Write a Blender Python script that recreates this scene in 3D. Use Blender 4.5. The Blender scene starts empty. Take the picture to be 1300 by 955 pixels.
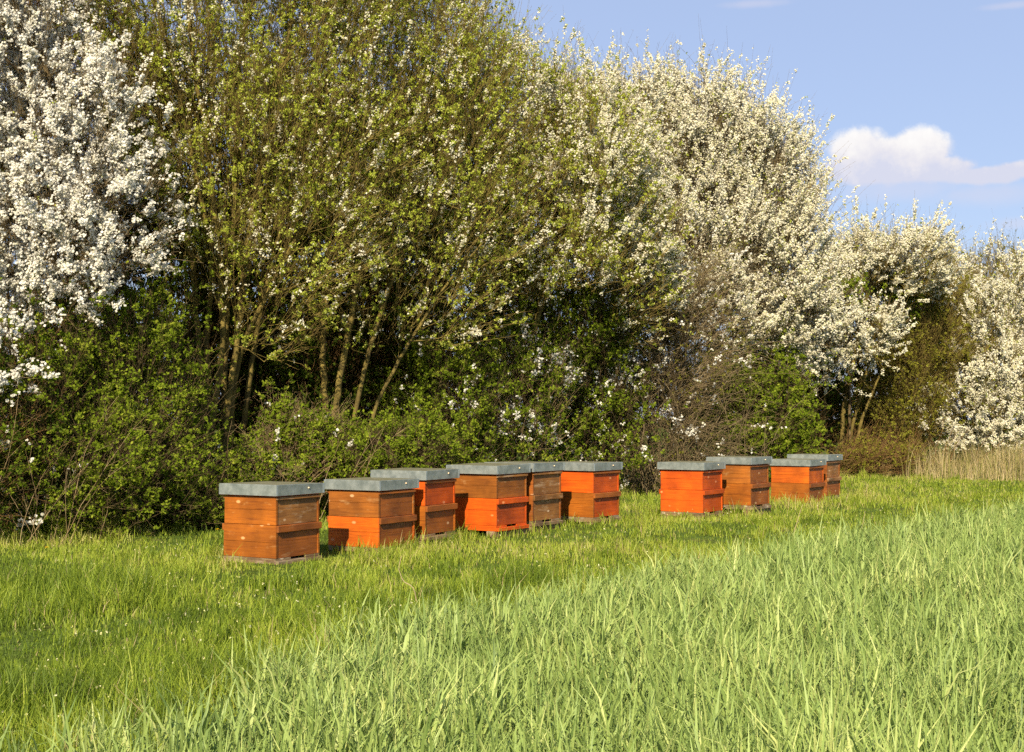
import bpy, bmesh, math, random
import numpy as np
from mathutils import Vector

sc = bpy.context.scene
COL = sc.collection
F, HOR, CX, CAMZ = 1700.0, 532.0, 650.0, 1.2      # lens in photo pixels, horizon row, centre column, eye height (m)
RNG = np.random.default_rng(11)

def at(px, py, D):
    return np.array([(px - CX) / F * D, D, CAMZ + (HOR - py) / F * D])

# ------------------------------------------------------------------ materials
def new_mat(name):
    m = bpy.data.materials.new(name); m.use_nodes = True
    nt = m.node_tree; nt.nodes.clear()
    return m, nt, nt.nodes, nt.links

def nd(nt, t, **kw):
    n = nt.nodes.new(t)
    for k, v in kw.items(): setattr(n, k, v)
    return n

def ramp(nt, stops, interp='LINEAR'):
    r = nt.nodes.new('ShaderNodeValToRGB'); cr = r.color_ramp; cr.interpolation = interp
    while len(cr.elements) < len(stops): cr.elements.new(0.5)
    for e, (p, c) in zip(cr.elements, stops):
        e.position = p; e.color = (c[0], c[1], c[2], 1)
    return r

def leaf_mat(name, stops, trans=0.35, gloss=0):
    """thin leaf or petal: diffuse + translucent, hue picked by a random value stored on each face"""
    m, nt, N, L = new_mat(name)
    a = nd(nt, 'ShaderNodeAttribute', attribute_name='rnd')
    r = ramp(nt, stops); L.new(a.outputs['Fac'], r.inputs[0])
    d = nd(nt, 'ShaderNodeBsdfDiffuse'); t = nd(nt, 'ShaderNodeBsdfTranslucent'); mx = nd(nt, 'ShaderNodeMixShader')
    o = nd(nt, 'ShaderNodeOutputMaterial')
    L.new(r.outputs[0], d.inputs[0]); L.new(r.outputs[0], t.inputs[0])
    mx.inputs[0].default_value = trans
    L.new(d.outputs[0], mx.inputs[1]); L.new(t.outputs[0], mx.inputs[2])
    if gloss:
        gl = nd(nt, 'ShaderNodeBsdfGlossy'); gl.inputs['Roughness'].default_value = .5; gl.inputs[0].default_value = (.8, .85, .8, 1)
        m2 = nd(nt, 'ShaderNodeMixShader'); m2.inputs[0].default_value = gloss; L.new(mx.outputs[0], m2.inputs[1]); L.new(gl.outputs[0], m2.inputs[2]); mx = m2
    L.new(mx.outputs[0], o.inputs[0])
    return m

def bark_mat(name, c1, c2, c3):
    m, nt, N, L = new_mat(name)
    tc = nd(nt, 'ShaderNodeTexCoord')
    n1 = nd(nt, 'ShaderNodeTexNoise'); n1.inputs['Scale'].default_value = 6; n1.inputs['Detail'].default_value = 5
    L.new(tc.outputs['Object'], n1.inputs['Vector'])
    r = ramp(nt, [(0.3, c1), (0.5, c2), (0.68, c3)]); L.new(n1.outputs['Fac'], r.inputs[0])
    p = nd(nt, 'ShaderNodeBsdfDiffuse'); L.new(r.outputs[0], p.inputs[0])
    n2 = nd(nt, 'ShaderNodeTexNoise'); n2.inputs['Scale'].default_value = 40; L.new(tc.outputs['Object'], n2.inputs['Vector'])
    b = nd(nt, 'ShaderNodeBump'); b.inputs['Strength'].default_value = .6; b.inputs['Distance'].default_value = .01
    L.new(n2.outputs['Fac'], b.inputs['Height']); L.new(b.outputs[0], p.inputs['Normal'])
    o = nd(nt, 'ShaderNodeOutputMaterial'); L.new(p.outputs[0], o.inputs[0])
    return m

def wood_mat(name, base, dark, pale, seed, wear=0.3, rough=.55, knots=True):
    """stained planks: long horizontal grain, worn pale patches, knots"""
    m, nt, N, L = new_mat(name)
    tc = nd(nt, 'ShaderNodeTexCoord')
    mp = nd(nt, 'ShaderNodeMapping'); mp.inputs['Location'].default_value = (seed * 3.7, seed * 1.9, seed * 5.3)
    L.new(tc.outputs['Object'], mp.inputs['Vector'])
    gm = nd(nt, 'ShaderNodeMapping'); gm.inputs['Scale'].default_value = (2.2, 2.2, 38); L.new(mp.outputs[0], gm.inputs[0])
    g = nd(nt, 'ShaderNodeTexNoise'); g.inputs['Scale'].default_value = 1.6; g.inputs['Detail'].default_value = 7
    g.inputs['Roughness'].default_value = .62; g.inputs['Distortion'].default_value = .7
    L.new(gm.outputs[0], g.inputs['Vector'])
    mid = tuple(.5 * (a + b) for a, b in zip(base, dark))
    r = ramp(nt, [(0.26, dark), (0.38, mid), (0.52, base), (0.75, tuple(min(1, c * 1.15) for c in base))])
    L.new(g.outputs['Fac'], r.inputs[0])
    # large tonal drift
    n2 = nd(nt, 'ShaderNodeTexNoise'); n2.inputs['Scale'].default_value = 3.2; n2.inputs['Detail'].default_value = 3
    L.new(mp.outputs[0], n2.inputs['Vector'])
    mr = nd(nt, 'ShaderNodeMapRange'); mr.inputs[1].default_value = .3; mr.inputs[2].default_value = .7
    mr.inputs[3].default_value = .55; mr.inputs[4].default_value = 1.25; L.new(n2.outputs['Fac'], mr.inputs[0])
    mul = nd(nt, 'ShaderNodeMixRGB', blend_type='MULTIPLY'); mul.inputs[0].default_value = 1
    L.new(r.outputs[0], mul.inputs[1]); L.new(mr.outputs[0], mul.inputs[2])
    # worn patches stretched along the plank
    wm = nd(nt, 'ShaderNodeMapping'); wm.inputs['Scale'].default_value = (2.5, 2.5, 9); wm.inputs['Location'].default_value = (seed, 2, 7)
    L.new(mp.outputs[0], wm.inputs[0])
    w = nd(nt, 'ShaderNodeTexNoise'); w.inputs['Scale'].default_value = 1.7; w.inputs['Detail'].default_value = 6; w.inputs['Roughness'].default_value = .7
    L.new(wm.outputs[0], w.inputs['Vector'])
    wr = nd(nt, 'ShaderNodeMapRange'); wr.inputs[1].default_value = .68 - wear * .3; wr.inputs[2].default_value = .82 - wear * .25
    wr.inputs[3].default_value = 0; wr.inputs[4].default_value = .75
    L.new(w.outputs['Fac'], wr.inputs[0])
    mx = nd(nt, 'ShaderNodeMixRGB'); L.new(wr.outputs[0], mx.inputs[0]); L.new(mul.outputs[0], mx.inputs[1]); mx.inputs[2].default_value = (*pale, 1)
    last = mx
    if knots:
        km = nd(nt, 'ShaderNodeMapping'); km.inputs['Scale'].default_value = (5, 5, 9); L.new(mp.outputs[0], km.inputs[0])
        v = nd(nt, 'ShaderNodeTexVoronoi'); v.inputs['Scale'].default_value = .9; L.new(km.outputs[0], v.inputs['Vector'])
        kr = nd(nt, 'ShaderNodeMapRange'); kr.inputs[1].default_value = .07; kr.inputs[2].default_value = .13
        kr.inputs[3].default_value = .8; kr.inputs[4].default_value = 0; L.new(v.outputs['Distance'], kr.inputs[0])
        kx = nd(nt, 'ShaderNodeMixRGB'); L.new(kr.outputs[0], kx.inputs[0]); L.new(mx.outputs[0], kx.inputs[1])
        kx.inputs[2].default_value = (*[min(1, c * 1.3 + .05) for c in pale], 1); last = kx
    p = nd(nt, 'ShaderNodeBsdfPrincipled'); p.inputs['Roughness'].default_value = rough
    p.inputs['Specular IOR Level'].default_value = .3
    L.new(last.outputs[0], p.inputs['Base Color'])
    b = nd(nt, 'ShaderNodeBump'); b.inputs['Strength'].default_value = .35; b.inputs['Distance'].default_value = .003
    L.new(g.outputs['Fac'], b.inputs['Height']); L.new(b.outputs[0], p.inputs['Normal'])
    o = nd(nt, 'ShaderNodeOutputMaterial'); L.new(p.outputs[0], o.inputs[0])
    return m

def metal_mat(name, c1, c2, metallic, rough, scale=14, lichen=None):
    m, nt, N, L = new_mat(name)
    tc = nd(nt, 'ShaderNodeTexCoord')
    oi = nd(nt, 'ShaderNodeObjectInfo')
    add = nd(nt, 'ShaderNodeVectorMath', operation='ADD'); L.new(tc.outputs['Object'], add.inputs[0])
    sc_ = nd(nt, 'ShaderNodeVectorMath', operation='SCALE'); L.new(oi.outputs['Location'], sc_.inputs[0]); sc_.inputs['Scale'].default_value = 1.0
    L.new(sc_.outputs[0], add.inputs[1])
    n1 = nd(nt, 'ShaderNodeTexNoise'); n1.inputs['Scale'].default_value = scale; n1.inputs['Detail'].default_value = 6; n1.inputs['Roughness'].default_value = .65
    L.new(add.outputs[0], n1.inputs['Vector'])
    r = ramp(nt, [(0.35, c1), (0.62, c2)]); L.new(n1.outputs['Fac'], r.inputs[0])
    out = r
    if lichen:
        n3 = nd(nt, 'ShaderNodeTexNoise'); n3.inputs['Scale'].default_value = 55; n3.inputs['Detail'].default_value = 4
        L.new(add.outputs[0], n3.inputs['Vector'])
        rr = ramp(nt, [(0.42, (0, 0, 0)), (0.6, (1, 1, 1))]); L.new(n3.outputs['Fac'], rr.inputs[0])
        mx = nd(nt, 'ShaderNodeMixRGB'); L.new(rr.outputs[0], mx.inputs[0]); L.new(r.outputs[0], mx.inputs[1]); mx.inputs[2].default_value = (*lichen, 1)
        out = mx
    p = nd(nt, 'ShaderNodeBsdfPrincipled'); p.inputs['Metallic'].default_value = metallic
    L.new(out.outputs[0], p.inputs['Base Color'])
    rm = nd(nt, 'ShaderNodeMapRange'); rm.inputs[3].default_value = rough - .1; rm.inputs[4].default_value = rough + .12
    L.new(n1.outputs['Fac'], rm.inputs[0]); L.new(rm.outputs[0], p.inputs['Roughness'])
    b = nd(nt, 'ShaderNodeBump'); b.inputs['Strength'].default_value = .25; b.inputs['Distance'].default_value = .004
    L.new(n1.outputs['Fac'], b.inputs['Height']); L.new(b.outputs[0], p.inputs['Normal'])
    o = nd(nt, 'ShaderNodeOutputMaterial'); L.new(p.outputs[0], o.inputs[0])
    return m

def ground_mat():
    m, nt, N, L = new_mat('turf_soil')
    tc = nd(nt, 'ShaderNodeTexCoord')
    n1 = nd(nt, 'ShaderNodeTexNoise'); n1.inputs['Scale'].default_value = 1.2; n1.inputs['Detail'].default_value = 9; n1.inputs['Roughness'].default_value = .7
    n2 = nd(nt, 'ShaderNodeTexNoise'); n2.inputs['Scale'].default_value = 45; n2.inputs['Detail'].default_value = 4
    L.new(tc.outputs['Object'], n1.inputs['Vector']); L.new(tc.outputs['Object'], n2.inputs['Vector'])
    r1 = ramp(nt, [(0.35, (.075, .085, .02)), (0.52, (.10, .15, .03)), (0.66, (.15, .13, .05))]); L.new(n1.outputs['Fac'], r1.inputs[0])
    r2 = ramp(nt, [(0.35, (.45, .45, .45)), (0.65, (1.2, 1.2, 1.2))]); L.new(n2.outputs['Fac'], r2.inputs[0])
    mu = nd(nt, 'ShaderNodeMixRGB', blend_type='MULTIPLY'); mu.inputs[0].default_value = 1
    L.new(r1.outputs[0], mu.inputs[1]); L.new(r2.outputs[0], mu.inputs[2])
    p = nd(nt, 'ShaderNodeBsdfDiffuse'); L.new(mu.outputs[0], p.inputs[0])
    b = nd(nt, 'ShaderNodeBump'); b.inputs['Strength'].default_value = .8; b.inputs['Distance'].default_value = .03
    L.new(n2.outputs['Fac'], b.inputs['Height']); L.new(b.outputs[0], p.inputs['Normal'])
    o = nd(nt, 'ShaderNodeOutputMaterial'); L.new(p.outputs[0], o.inputs[0])
    return m

# ------------------------------------------------------------------ mesh + tagging helpers
def quads_object(name, V, Q, mat, parent=None, rnd=None, mats=None, midx=None, smooth=False):
    me = bpy.data.meshes.new(name)
    V = np.asarray(V, np.float32); Q = np.asarray(Q, np.int32)
    me.vertices.add(len(V)); me.vertices.foreach_set('co', V.ravel())
    me.loops.add(Q.size); me.loops.foreach_set('vertex_index', Q.ravel())
    me.polygons.add(len(Q)); me.polygons.foreach_set('loop_start', np.arange(len(Q), dtype=np.int32) * 4)
    for mm in (mats or [mat]): me.materials.append(mm)
    if midx is not None: me.polygons.foreach_set('material_index', np.asarray(midx, np.int32))
    if smooth: me.polygons.foreach_set('use_smooth', np.ones(len(Q), bool))
    if rnd is not None:
        a = me.attributes.new('rnd', 'FLOAT', 'FACE'); a.data.foreach_set('value', np.asarray(rnd, np.float32))
    me.update(calc_edges=True)
    o = bpy.data.objects.new(name, me); COL.objects.link(o)
    if parent: o.parent = parent
    return o

def tag(o, label=None, cat=None, group=None, kind=None):
    if label: o['label'] = label
    if cat: o['category'] = cat
    if group: o['group'] = group
    if kind: o['kind'] = kind
    return o

def empty(name, loc=(0, 0, 0), rz=0):
    o = bpy.data.objects.new(name, None); COL.objects.link(o)
    o.location = loc; o.rotation_euler = (0, 0, rz); o.empty_display_size = .2
    return o

def unit(v): return v / np.maximum(np.linalg.norm(v, axis=-1, keepdims=True), 1e-9)

class Noise:
    """cheap smooth 3-D noise, roughly -1..1"""
    def __init__(s, rng, wl, n=9):
        s.k = unit(rng.normal(size=(n, 3))) * (2 * np.pi / wl) * rng.uniform(.6, 1.7, (n, 1)); s.p = rng.uniform(0, 6.28, n)
    def __call__(s, P): return np.sin(P @ s.k.T + s.p).sum(1) / math.sqrt(len(s.p)) * 1.1

def diamonds(P, U, W):
    """one quad per point: tips at P and P+U, width +-W in the middle"""
    n = len(P)
    V = np.stack([P, P + U * .5 + W, P + U, P + U * .5 - W], 1).reshape(-1, 3)
    Q = np.arange(n * 4).reshape(n, 4)
    return V, Q

def squares(P, A, B):
    V = np.stack([P - A, P - B, P + A, P + B], 1).reshape(-1, 3)
    return V, np.arange(len(P) * 4).reshape(-1, 4)

def tubes(P0, P1, D0, D1, r0, r1, sides):
    """one open frustum per edge, end rings square to the given directions"""
    ref = np.array([.31, .9, .29]); ref /= np.linalg.norm(ref)
    def ring(P, D, r):
        a = unit(np.cross(D, ref)); b = np.cross(unit(D), a)
        t = np.arange(sides) / sides * 2 * np.pi
        return P[:, None] + r[:, None, None] * (a[:, None] * np.cos(t)[None, :, None] + b[:, None] * np.sin(t)[None, :, None])
    A = ring(P0, D0, r0); B = ring(P1, D1, r1)
    n = len(P0)
    V = np.concatenate([A, B], 1).reshape(-1, 3)
    i = np.arange(sides); j = (i + 1) % sides
    q = np.stack([i, j, j + sides, i + sides], 1)
    Q = (q[None] + (np.arange(n) * 2 * sides)[:, None, None]).reshape(-1, 4)
    return V, Q

# ------------------------------------------------------------------ growing a shrub or tree
def grow(stems, pts, rng, maxseg=.32, wpath=.22):
    """stems: polylines (m,3) with node spacing ~0.15; pts: attraction points. Returns nodes, parents."""
    nodes, par, dist = [], [], []
    for s in stems:
        k0 = len(nodes)
        for i, p in enumerate(s):
            nodes.append(p); par.append(-1 if i == 0 else len(nodes) - 2)
            dist.append(0 if i == 0 else dist[-1] + np.linalg.norm(s[i] - s[i - 1]))
    cap = len(nodes) + len(pts) * 5 + 10
    X = np.full((cap, 3), 1e6); X[:len(nodes)] = nodes
    DR = np.zeros((cap, 3)); PL = np.zeros(cap); PL[:len(nodes)] = dist
    P = np.full(cap, -1, int); P[:len(nodes)] = par
    for i in range(len(nodes)):
        DR[i] = unit(X[i] - X[P[i]]) if P[i] >= 0 else (0, 0, 1)
    n = len(nodes); n_stem = n
    base = X[:n].copy()
    d0 = np.sqrt(((pts[:, None] - base[None, ::2]) ** 2).sum(2)).min(1)
    for k in np.argsort(d0 + rng.uniform(0, .25, len(pts))):
        p = pts[k]
        v = p - X[:n]; d = np.sqrt((v * v).sum(1)) + 1e-6
        cosang = (v * DR[:n]).sum(1) / d
        cost = d * (1.55 - .55 * cosang) + wpath * PL[:n]
        # stems should not fork below the crown too often
        j = int(np.argmin(cost)); L = d[j]
        m = max(1, int(math.ceil(L / maxseg))); m = min(m, 4)
        prev = j; dj = DR[j]
        a, b = X[j].copy(), p
        for q in range(1, m + 1):
            t = q / m
            pos = a + (b - a) * t + (dj * L * .22 * 4 * t * (1 - t) if m > 1 else 0)
            if q < m: pos = pos + rng.normal(size=3) * .015
            X[n] = pos; P[n] = prev; DR[n] = unit(pos - X[prev]); PL[n] = PL[prev] + np.linalg.norm(pos - X[prev])
            prev = n; n += 1
    return X[:n], P[:n], DR[:n], n_stem

def crown_points(lobes, n, rng, shell=.35, bottom=.15):
    C = np.array([l[0] for l in lobes]); R = np.array([l[1] for l in lobes])
    vol = R.prod(1); pr = vol / vol.sum()
    out = []
    nz = Noise(rng, 1.3)
    while sum(map(len, out)) < n:
        k = rng.choice(len(lobes), size=n * 2, p=pr)
        u = unit(rng.normal(size=(n * 2, 3))); r = rng.uniform(0, 1, n * 2) ** (1 / 3)
        p = C[k] + R[k] * u * r[:, None] * (1 + .12 * nz(C[k] + R[k] * u))[:, None]
        q = ((p[:, None] - C[None]) / R[None]); rr = np.sqrt((q * q).sum(2)).min(1)
        keep = (rng.uniform(0, 1, n * 2) < np.clip(shell + rr * (1 - shell), 0, 1)) & (p[:, 2] > bottom)
        out.append(p[keep])
    return np.concatenate(out)[:n]

def stem_line(pts, rng, step=.14, wob=.006):
    pts = [np.asarray(p, float) for p in pts]
    out = []
    # Catmull-Rom through the given points
    P = [2 * pts[0] - pts[1]] + pts + [2 * pts[-1] - pts[-2]]
    for i in range(1, len(P) - 2):
        L = np.linalg.norm(P[i + 1] - P[i]); m = max(1, int(L / step))
        for q in range(m):
            t = q / m
            out.append(.5 * ((2 * P[i]) + (-P[i - 1] + P[i + 1]) * t + (2 * P[i - 1] - 5 * P[i] + 4 * P[i + 1] - P[i + 2]) * t * t +
                             (-P[i - 1] + 3 * P[i] - 3 * P[i + 1] + P[i + 2]) * t ** 3))
    out.append(pts[-1])
    out = np.array(out)
    w = rng.normal(size=out.shape) * wob; w[0] = 0
    return out + w

def img_lobe(px, py, D, rpx, rpy, ry=None):
    c = at(px, py, D); rx = rpx / F * D; rz = rpy / F * D
    return (c, np.array([rx, ry if ry else .5 * (rx + rz), rz]))

def make_plant(name, label, cat, group, base, lobes, stems, mats, n_pts, n_twig, twig_len=(.15, .45), up=.35,
               leaves=0, leaf_size=.026, blossoms=0, blo_size=.02, blo_cut=-.3, blo_up=0.0, r_tip=.0022, r_max=.06, seed=1,
               shell=.35, bottom=.15, blo_fn=None, leaf_fn=None, out_bias=.5, wpath=.22, r_stem=None,
               fan_z=.3, wild=.3, droop=0., spurs=3.0, spur_len=.10, blo_wl=.75, leaf_wl=.8, leaf_con=.9, spray=.6):
    """thing > trunk (stems and limbs), twigs, foliage, blossom. base: (x, y)."""
    rng = np.random.default_rng(seed)
    root = empty(name, (base[0], base[1], 0)); off = np.array([base[0], base[1], 0.])
    tag(root, label, cat, group)
    lobes = [img_lobe(*l) if not isinstance(l[0], np.ndarray) else l for l in lobes]
    pts = crown_points(lobes, n_pts, rng, shell, bottom)
    S = [stem_line(s, rng) for s in stems]
    X, P, DR, ns = grow(S, pts, rng, wpath=wpath)
    n = len(X)
    # pipe-model radii
    w = np.zeros(n); child = np.zeros(n, int)
    for i in range(n - 1, -1, -1):
        if w[i] == 0: w[i] = 1
        if P[i] >= 0: w[P[i]] += w[i]; child[P[i]] += 1
    r = r_tip * w ** .42
    rs = r_max if r_stem is None else r_stem
    r = np.minimum(r, r_max)
    for s0 in np.where(P[:ns] == -1)[0]: pass
    k = 0
    for s in S:                                              # stems keep a believable girth and flare at the foot
        m = len(s); t = np.linspace(0, 1, m)
        r[k:k + m] = np.maximum(r[k:k + m], rs * (1 - .62 * t)) * (1 + .5 * np.exp(-t * 16)); k += m
    e = np.where(P >= 0)[0]; pe = P[e]
    # main child continues its parent's tube; side branches start at their own radius
    r0 = np.where(r[pe] > r[e] * 1.5, r[e] * 1.15, r[pe]); same = (e < ns); r0[same] = r[pe][same]
    D0 = unit(DR[pe] + DR[e]); D0 = np.where((r[pe] > r[e] * 1.5)[:, None], DR[e], DR[pe])
    thick = r[e] > .009
    vs, qs, o = [], [], 0
    for msk, sd in ((thick, 7), (~thick, 3)):
        if msk.sum() == 0: continue
        V, Q = tubes(X[pe][msk], X[e][msk], D0[msk], DR[e][msk], r0[msk], r[e][msk], sd)
        vs.append(V); qs.append(Q + o); o += len(V)
    quads_object('trunk', np.concatenate(vs) - off, np.concatenate(qs), mats['bark'], root, smooth=True)
    # long shoots fanning out of the crown, each with short side spurs
    cand = np.arange(ns, n)
    C = np.array([l[0] for l in lobes]); R = np.array([l[1] for l in lobes])
    q = ((X[cand][:, None] - C[None]) / R[None]); rr = np.sqrt((q * q).sum(2)); kk = rr.argmin(1); rr = rr.min(1)
    pr = (.35 + rr ** 2) * (w[cand] < 60); pr /= pr.sum()
    ti = rng.choice(len(cand), size=n_twig, p=pr); ni = cand[ti]
    outd = unit((X[ni] - C[kk[ti]]) / R[kk[ti]])
    ctr = C.mean(0); org = np.array([base[0] * .5 + ctr[0] * .5, base[1] * .5 + ctr[1] * .5, ctr[2] * fan_z])
    fan = unit(X[ni] - org)
    d = unit(DR[ni] * .35 + outd * out_bias * .5 + fan * .8 + np.array([0, 0, up]) + rng.normal(size=(n_twig, 3)) * wild)
    L = rng.uniform(twig_len[0], twig_len[1], n_twig) * (.6 + .8 * rng.uniform(0, 1, n_twig) ** 2)
    sg = 4; T = [X[ni] + rng.normal(size=(n_twig, 3)) * .004]; dd = [d]
    bend = np.array([0, 0, .10 + droop]) + rng.normal(size=(n_twig, 3)) * .12
    for _ in range(sg):
        T.append(T[-1] + dd[-1] * (L / sg)[:, None]); dd.append(unit(dd[-1] + bend + rng.normal(size=(n_twig, 3)) * .10))
    T = np.stack(T, 1); dd = np.stack(dd, 1)
    rt = r_tip * 1.15 * rng.uniform(.7, 1.2, n_twig)
    vs, qs, o = [], [], 0
    for k_ in range(sg):
        V, Q = tubes(T[:, k_], T[:, k_ + 1], unit(dd[:, max(k_ - 1, 0)] + dd[:, k_]), unit(dd[:, k_] + dd[:, k_ + 1]), rt * (1 - .2 * k_), rt * (.8 - .2 * k_) + .0003, 3)
        vs.append(V); qs.append(Q + o); o += len(V)
    def along(idx, t):
        f_ = np.clip(t, 0, .999) * sg; i_ = f_.astype(int); f_ = (f_ - i_)[:, None]
        return T[idx, i_] * (1 - f_) + T[idx, i_ + 1] * f_
    nsp = int(n_twig * spurs)
    si = rng.integers(0, n_twig, nsp); st_ = rng.uniform(.08, 1, nsp)
    SB = along(si, st_); sl = spur_len * rng.uniform(.35, 1.3, nsp) * (1.15 - .5 * st_)
    sdir = unit(dd[si, 2] * .55 + rng.normal(size=(nsp, 3)) * .8); SE = SB + sdir * sl[:, None]
    V, Q = tubes(SB, SE, sdir, sdir, np.full(nsp, r_tip * .6), np.full(nsp, r_tip * .4), 3); vs.append(V); qs.append(Q + o)
    quads_object('twigs', np.concatenate(vs) - off, np.concatenate(qs), mats['twig'], root)
    if leaves:
        nz = Noise(rng, leaf_wl); wgt = np.clip(.8 + leaf_con * nz(SB), .03, 4)
        if leaf_fn: wgt = wgt * leaf_fn(SB)
        wgt /= wgt.sum()
        per = 5                                                # small tufts of leaves breaking from one bud
        idx = np.repeat(rng.choice(nsp, leaves // per, p=wgt), per)
        t = np.repeat(rng.uniform(.1, 1.05, leaves // per), per)[:, None]
        p = SB[idx] * (1 - t) + SE[idx] * t + rng.normal(size=(len(idx), 3)) * leaf_size * .25
        u = unit(rng.normal(size=(len(idx), 3)) + np.array([0, 0, .5]) + sdir[idx] * .6)
        s = leaf_size * rng.uniform(.5, 1.3, len(idx))
        wv = unit(np.cross(u, rng.normal(size=(len(idx), 3)) * .7 + np.array([-.1, -.5, .5]))) * (s * .32)[:, None]
        V, Q = diamonds(p, u * s[:, None], wv)
        tuft = np.repeat(rng.normal(0, .13, leaves // per), per)
        quads_object('foliage', V - off, Q, mats['leaf'], root, rnd=np.clip(rng.normal(.5, .15, len(Q)) + tuft + .16 * nz(p), 0, 1))
    if blossoms:
        nz = Noise(rng, blo_wl); nz2 = Noise(rng, .3)
        wgt = np.clip(nz(SB) + .5 * nz2(SB) - blo_cut, 0.02, 1.4)
        if blo_fn: wgt = wgt * blo_fn(SB)
        wgt /= wgt.sum()
        # sprays: runs of flowers along a shoot; the rest sit on spurs in twos and threes
        per = 16; n1 = int(blossoms * spray) // per
        j = rng.choice(nsp, n1, p=wgt); idx = np.repeat(j, per)
        tt = np.repeat(st_[j], per) + np.repeat(rng.uniform(.05, .3, n1), per) * rng.uniform(-1, 1, n1 * per)
        p1 = along(si[idx], np.clip(tt, 0, 1)) + rng.normal(size=(len(idx), 3)) * blo_size * .62
        per = 4; n2 = int(blossoms * (1 - spray)) // per
        j2 = np.repeat(rng.choice(nsp, n2, p=wgt), per); t2 = np.repeat(rng.uniform(0, 1, n2), per)[:, None]
        p2 = SB[j2] * (1 - t2) + SE[j2] * t2 + rng.normal(size=(len(j2), 3)) * blo_size * .6
        p = np.concatenate([p1, p2]); idx = np.concatenate([idx, j2])
        s = blo_size * rng.uniform(.4, .68, len(idx))
        vs, qs, o = [], [], 0
        for _ in range(2):
            nn = unit(rng.normal(size=(len(idx), 3)) * .55 + np.array([-.1, -.62, .45]) + .25 * sdir[idx])   # open flowers turn outwards and to the sun
            a = unit(np.cross(nn, rng.normal(size=(len(idx), 3)))); b = np.cross(nn, a)
            V, Q = squares(p, a * s[:, None], b * s[:, None]); vs.append(V); qs.append(Q + o); o += len(V)
        rv = rng.uniform(0, 1, len(idx))
        quads_object('blossom', np.concatenate(vs) - off, np.concatenate(qs), mats['petal'], root, rnd=np.concatenate([rv, rv]))
    return root

# ------------------------------------------------------------------ vegetation materials
M = {}
M['petal'] = leaf_mat('petal_white', [(0, (.66, .64, .42)), (.08, (.86, .83, .68)), (.5, (.90, .87, .77)), (1, (.92, .91, .85))], .45)
M['petal_cream'] = leaf_mat('petal_cream', [(0, (.52, .54, .22)), (.18, (.82, .78, .56)), (.6, (.87, .83, .66)), (1, (.90, .87, .75))], .45)
M['leaf_young'] = leaf_mat('leaf_young', [(0, (.19, .19, .02)), (.35, (.33, .37, .035)), (.7, (.45, .51, .065)), (1, (.60, .64, .16))], .45)
M['leaf_haw'] = leaf_mat('leaf_hawthorn', [(0, (.06, .09, .008)), (.4, (.12, .17, .012)), (.75, (.19, .25, .02)), (1, (.30, .33, .04))], .35)
M['leaf_dark'] = leaf_mat('leaf_dark', [(0, (.025, .04, .006)), (.5, (.055, .085, .01)), (1, (.10, .14, .015))], .25)  # deep hedge shade put into the leaf colour
M['leaf_olive'] = leaf_mat('leaf_olive', [(0, (.11, .095, .015)), (.5, (.18, .175, .022)), (1, (.28, .28, .04))], .35)
M['bark_moss'] = bark_mat('bark_mossy', (.085, .065, .028), (.15, .115, .035), (.23, .175, .05))
M['bark_dark'] = bark_mat('bark_dark', (.06, .045, .025), (.11, .08, .04), (.17, .125, .06))
M['twig_olive'] = bark_mat('twig_olive', (.10, .075, .03), (.18, .135, .042), (.27, .21, .065))
M['twig_brown'] = bark_mat('twig_brown', (.10, .055, .022), (.17, .10, .04), (.24, .155, .065))
M['twig_grey'] = bark_mat('twig_greybrown', (.09, .065, .035), (.16, .12, .065), (.26, .20, .11))
M['twig_pale'] = bark_mat('twig_pale', (.16, .11, .05), (.25, .18, .09), (.36, .27, .15))

BLO = dict(bark=M['bark_dark'], twig=M['twig_grey'], petal=M['petal'], leaf=M['leaf_young'])
CRE = dict(bark=M['bark_moss'], twig=M['twig_olive'], petal=M['petal_cream'], leaf=M['leaf_young'])
GRN = dict(bark=M['bark_moss'], twig=M['twig_olive'], petal=M['petal_cream'], leaf=M['leaf_young'])
HAW = dict(bark=M['bark_dark'], twig=M['bark_dark'], petal=M['petal'], leaf=M['leaf_haw'])
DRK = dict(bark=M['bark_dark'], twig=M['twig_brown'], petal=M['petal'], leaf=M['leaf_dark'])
OLV = dict(bark=M['bark_moss'], twig=M['twig_olive'], petal=M['petal_cream'], leaf=M['leaf_olive'])

G_B = 'blossoming trees of the hedge'; G_L = 'leafing trees of the hedge'; G_U = 'low green shrubs at the foot of the hedge'; G_D = 'dark shrubs behind the hedge'
def foot(px, D): p = at(px, HOR, D); return (p[0], p[1])
def g(px, D): p = at(px, HOR, D); p[2] = -.03; return p

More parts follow.
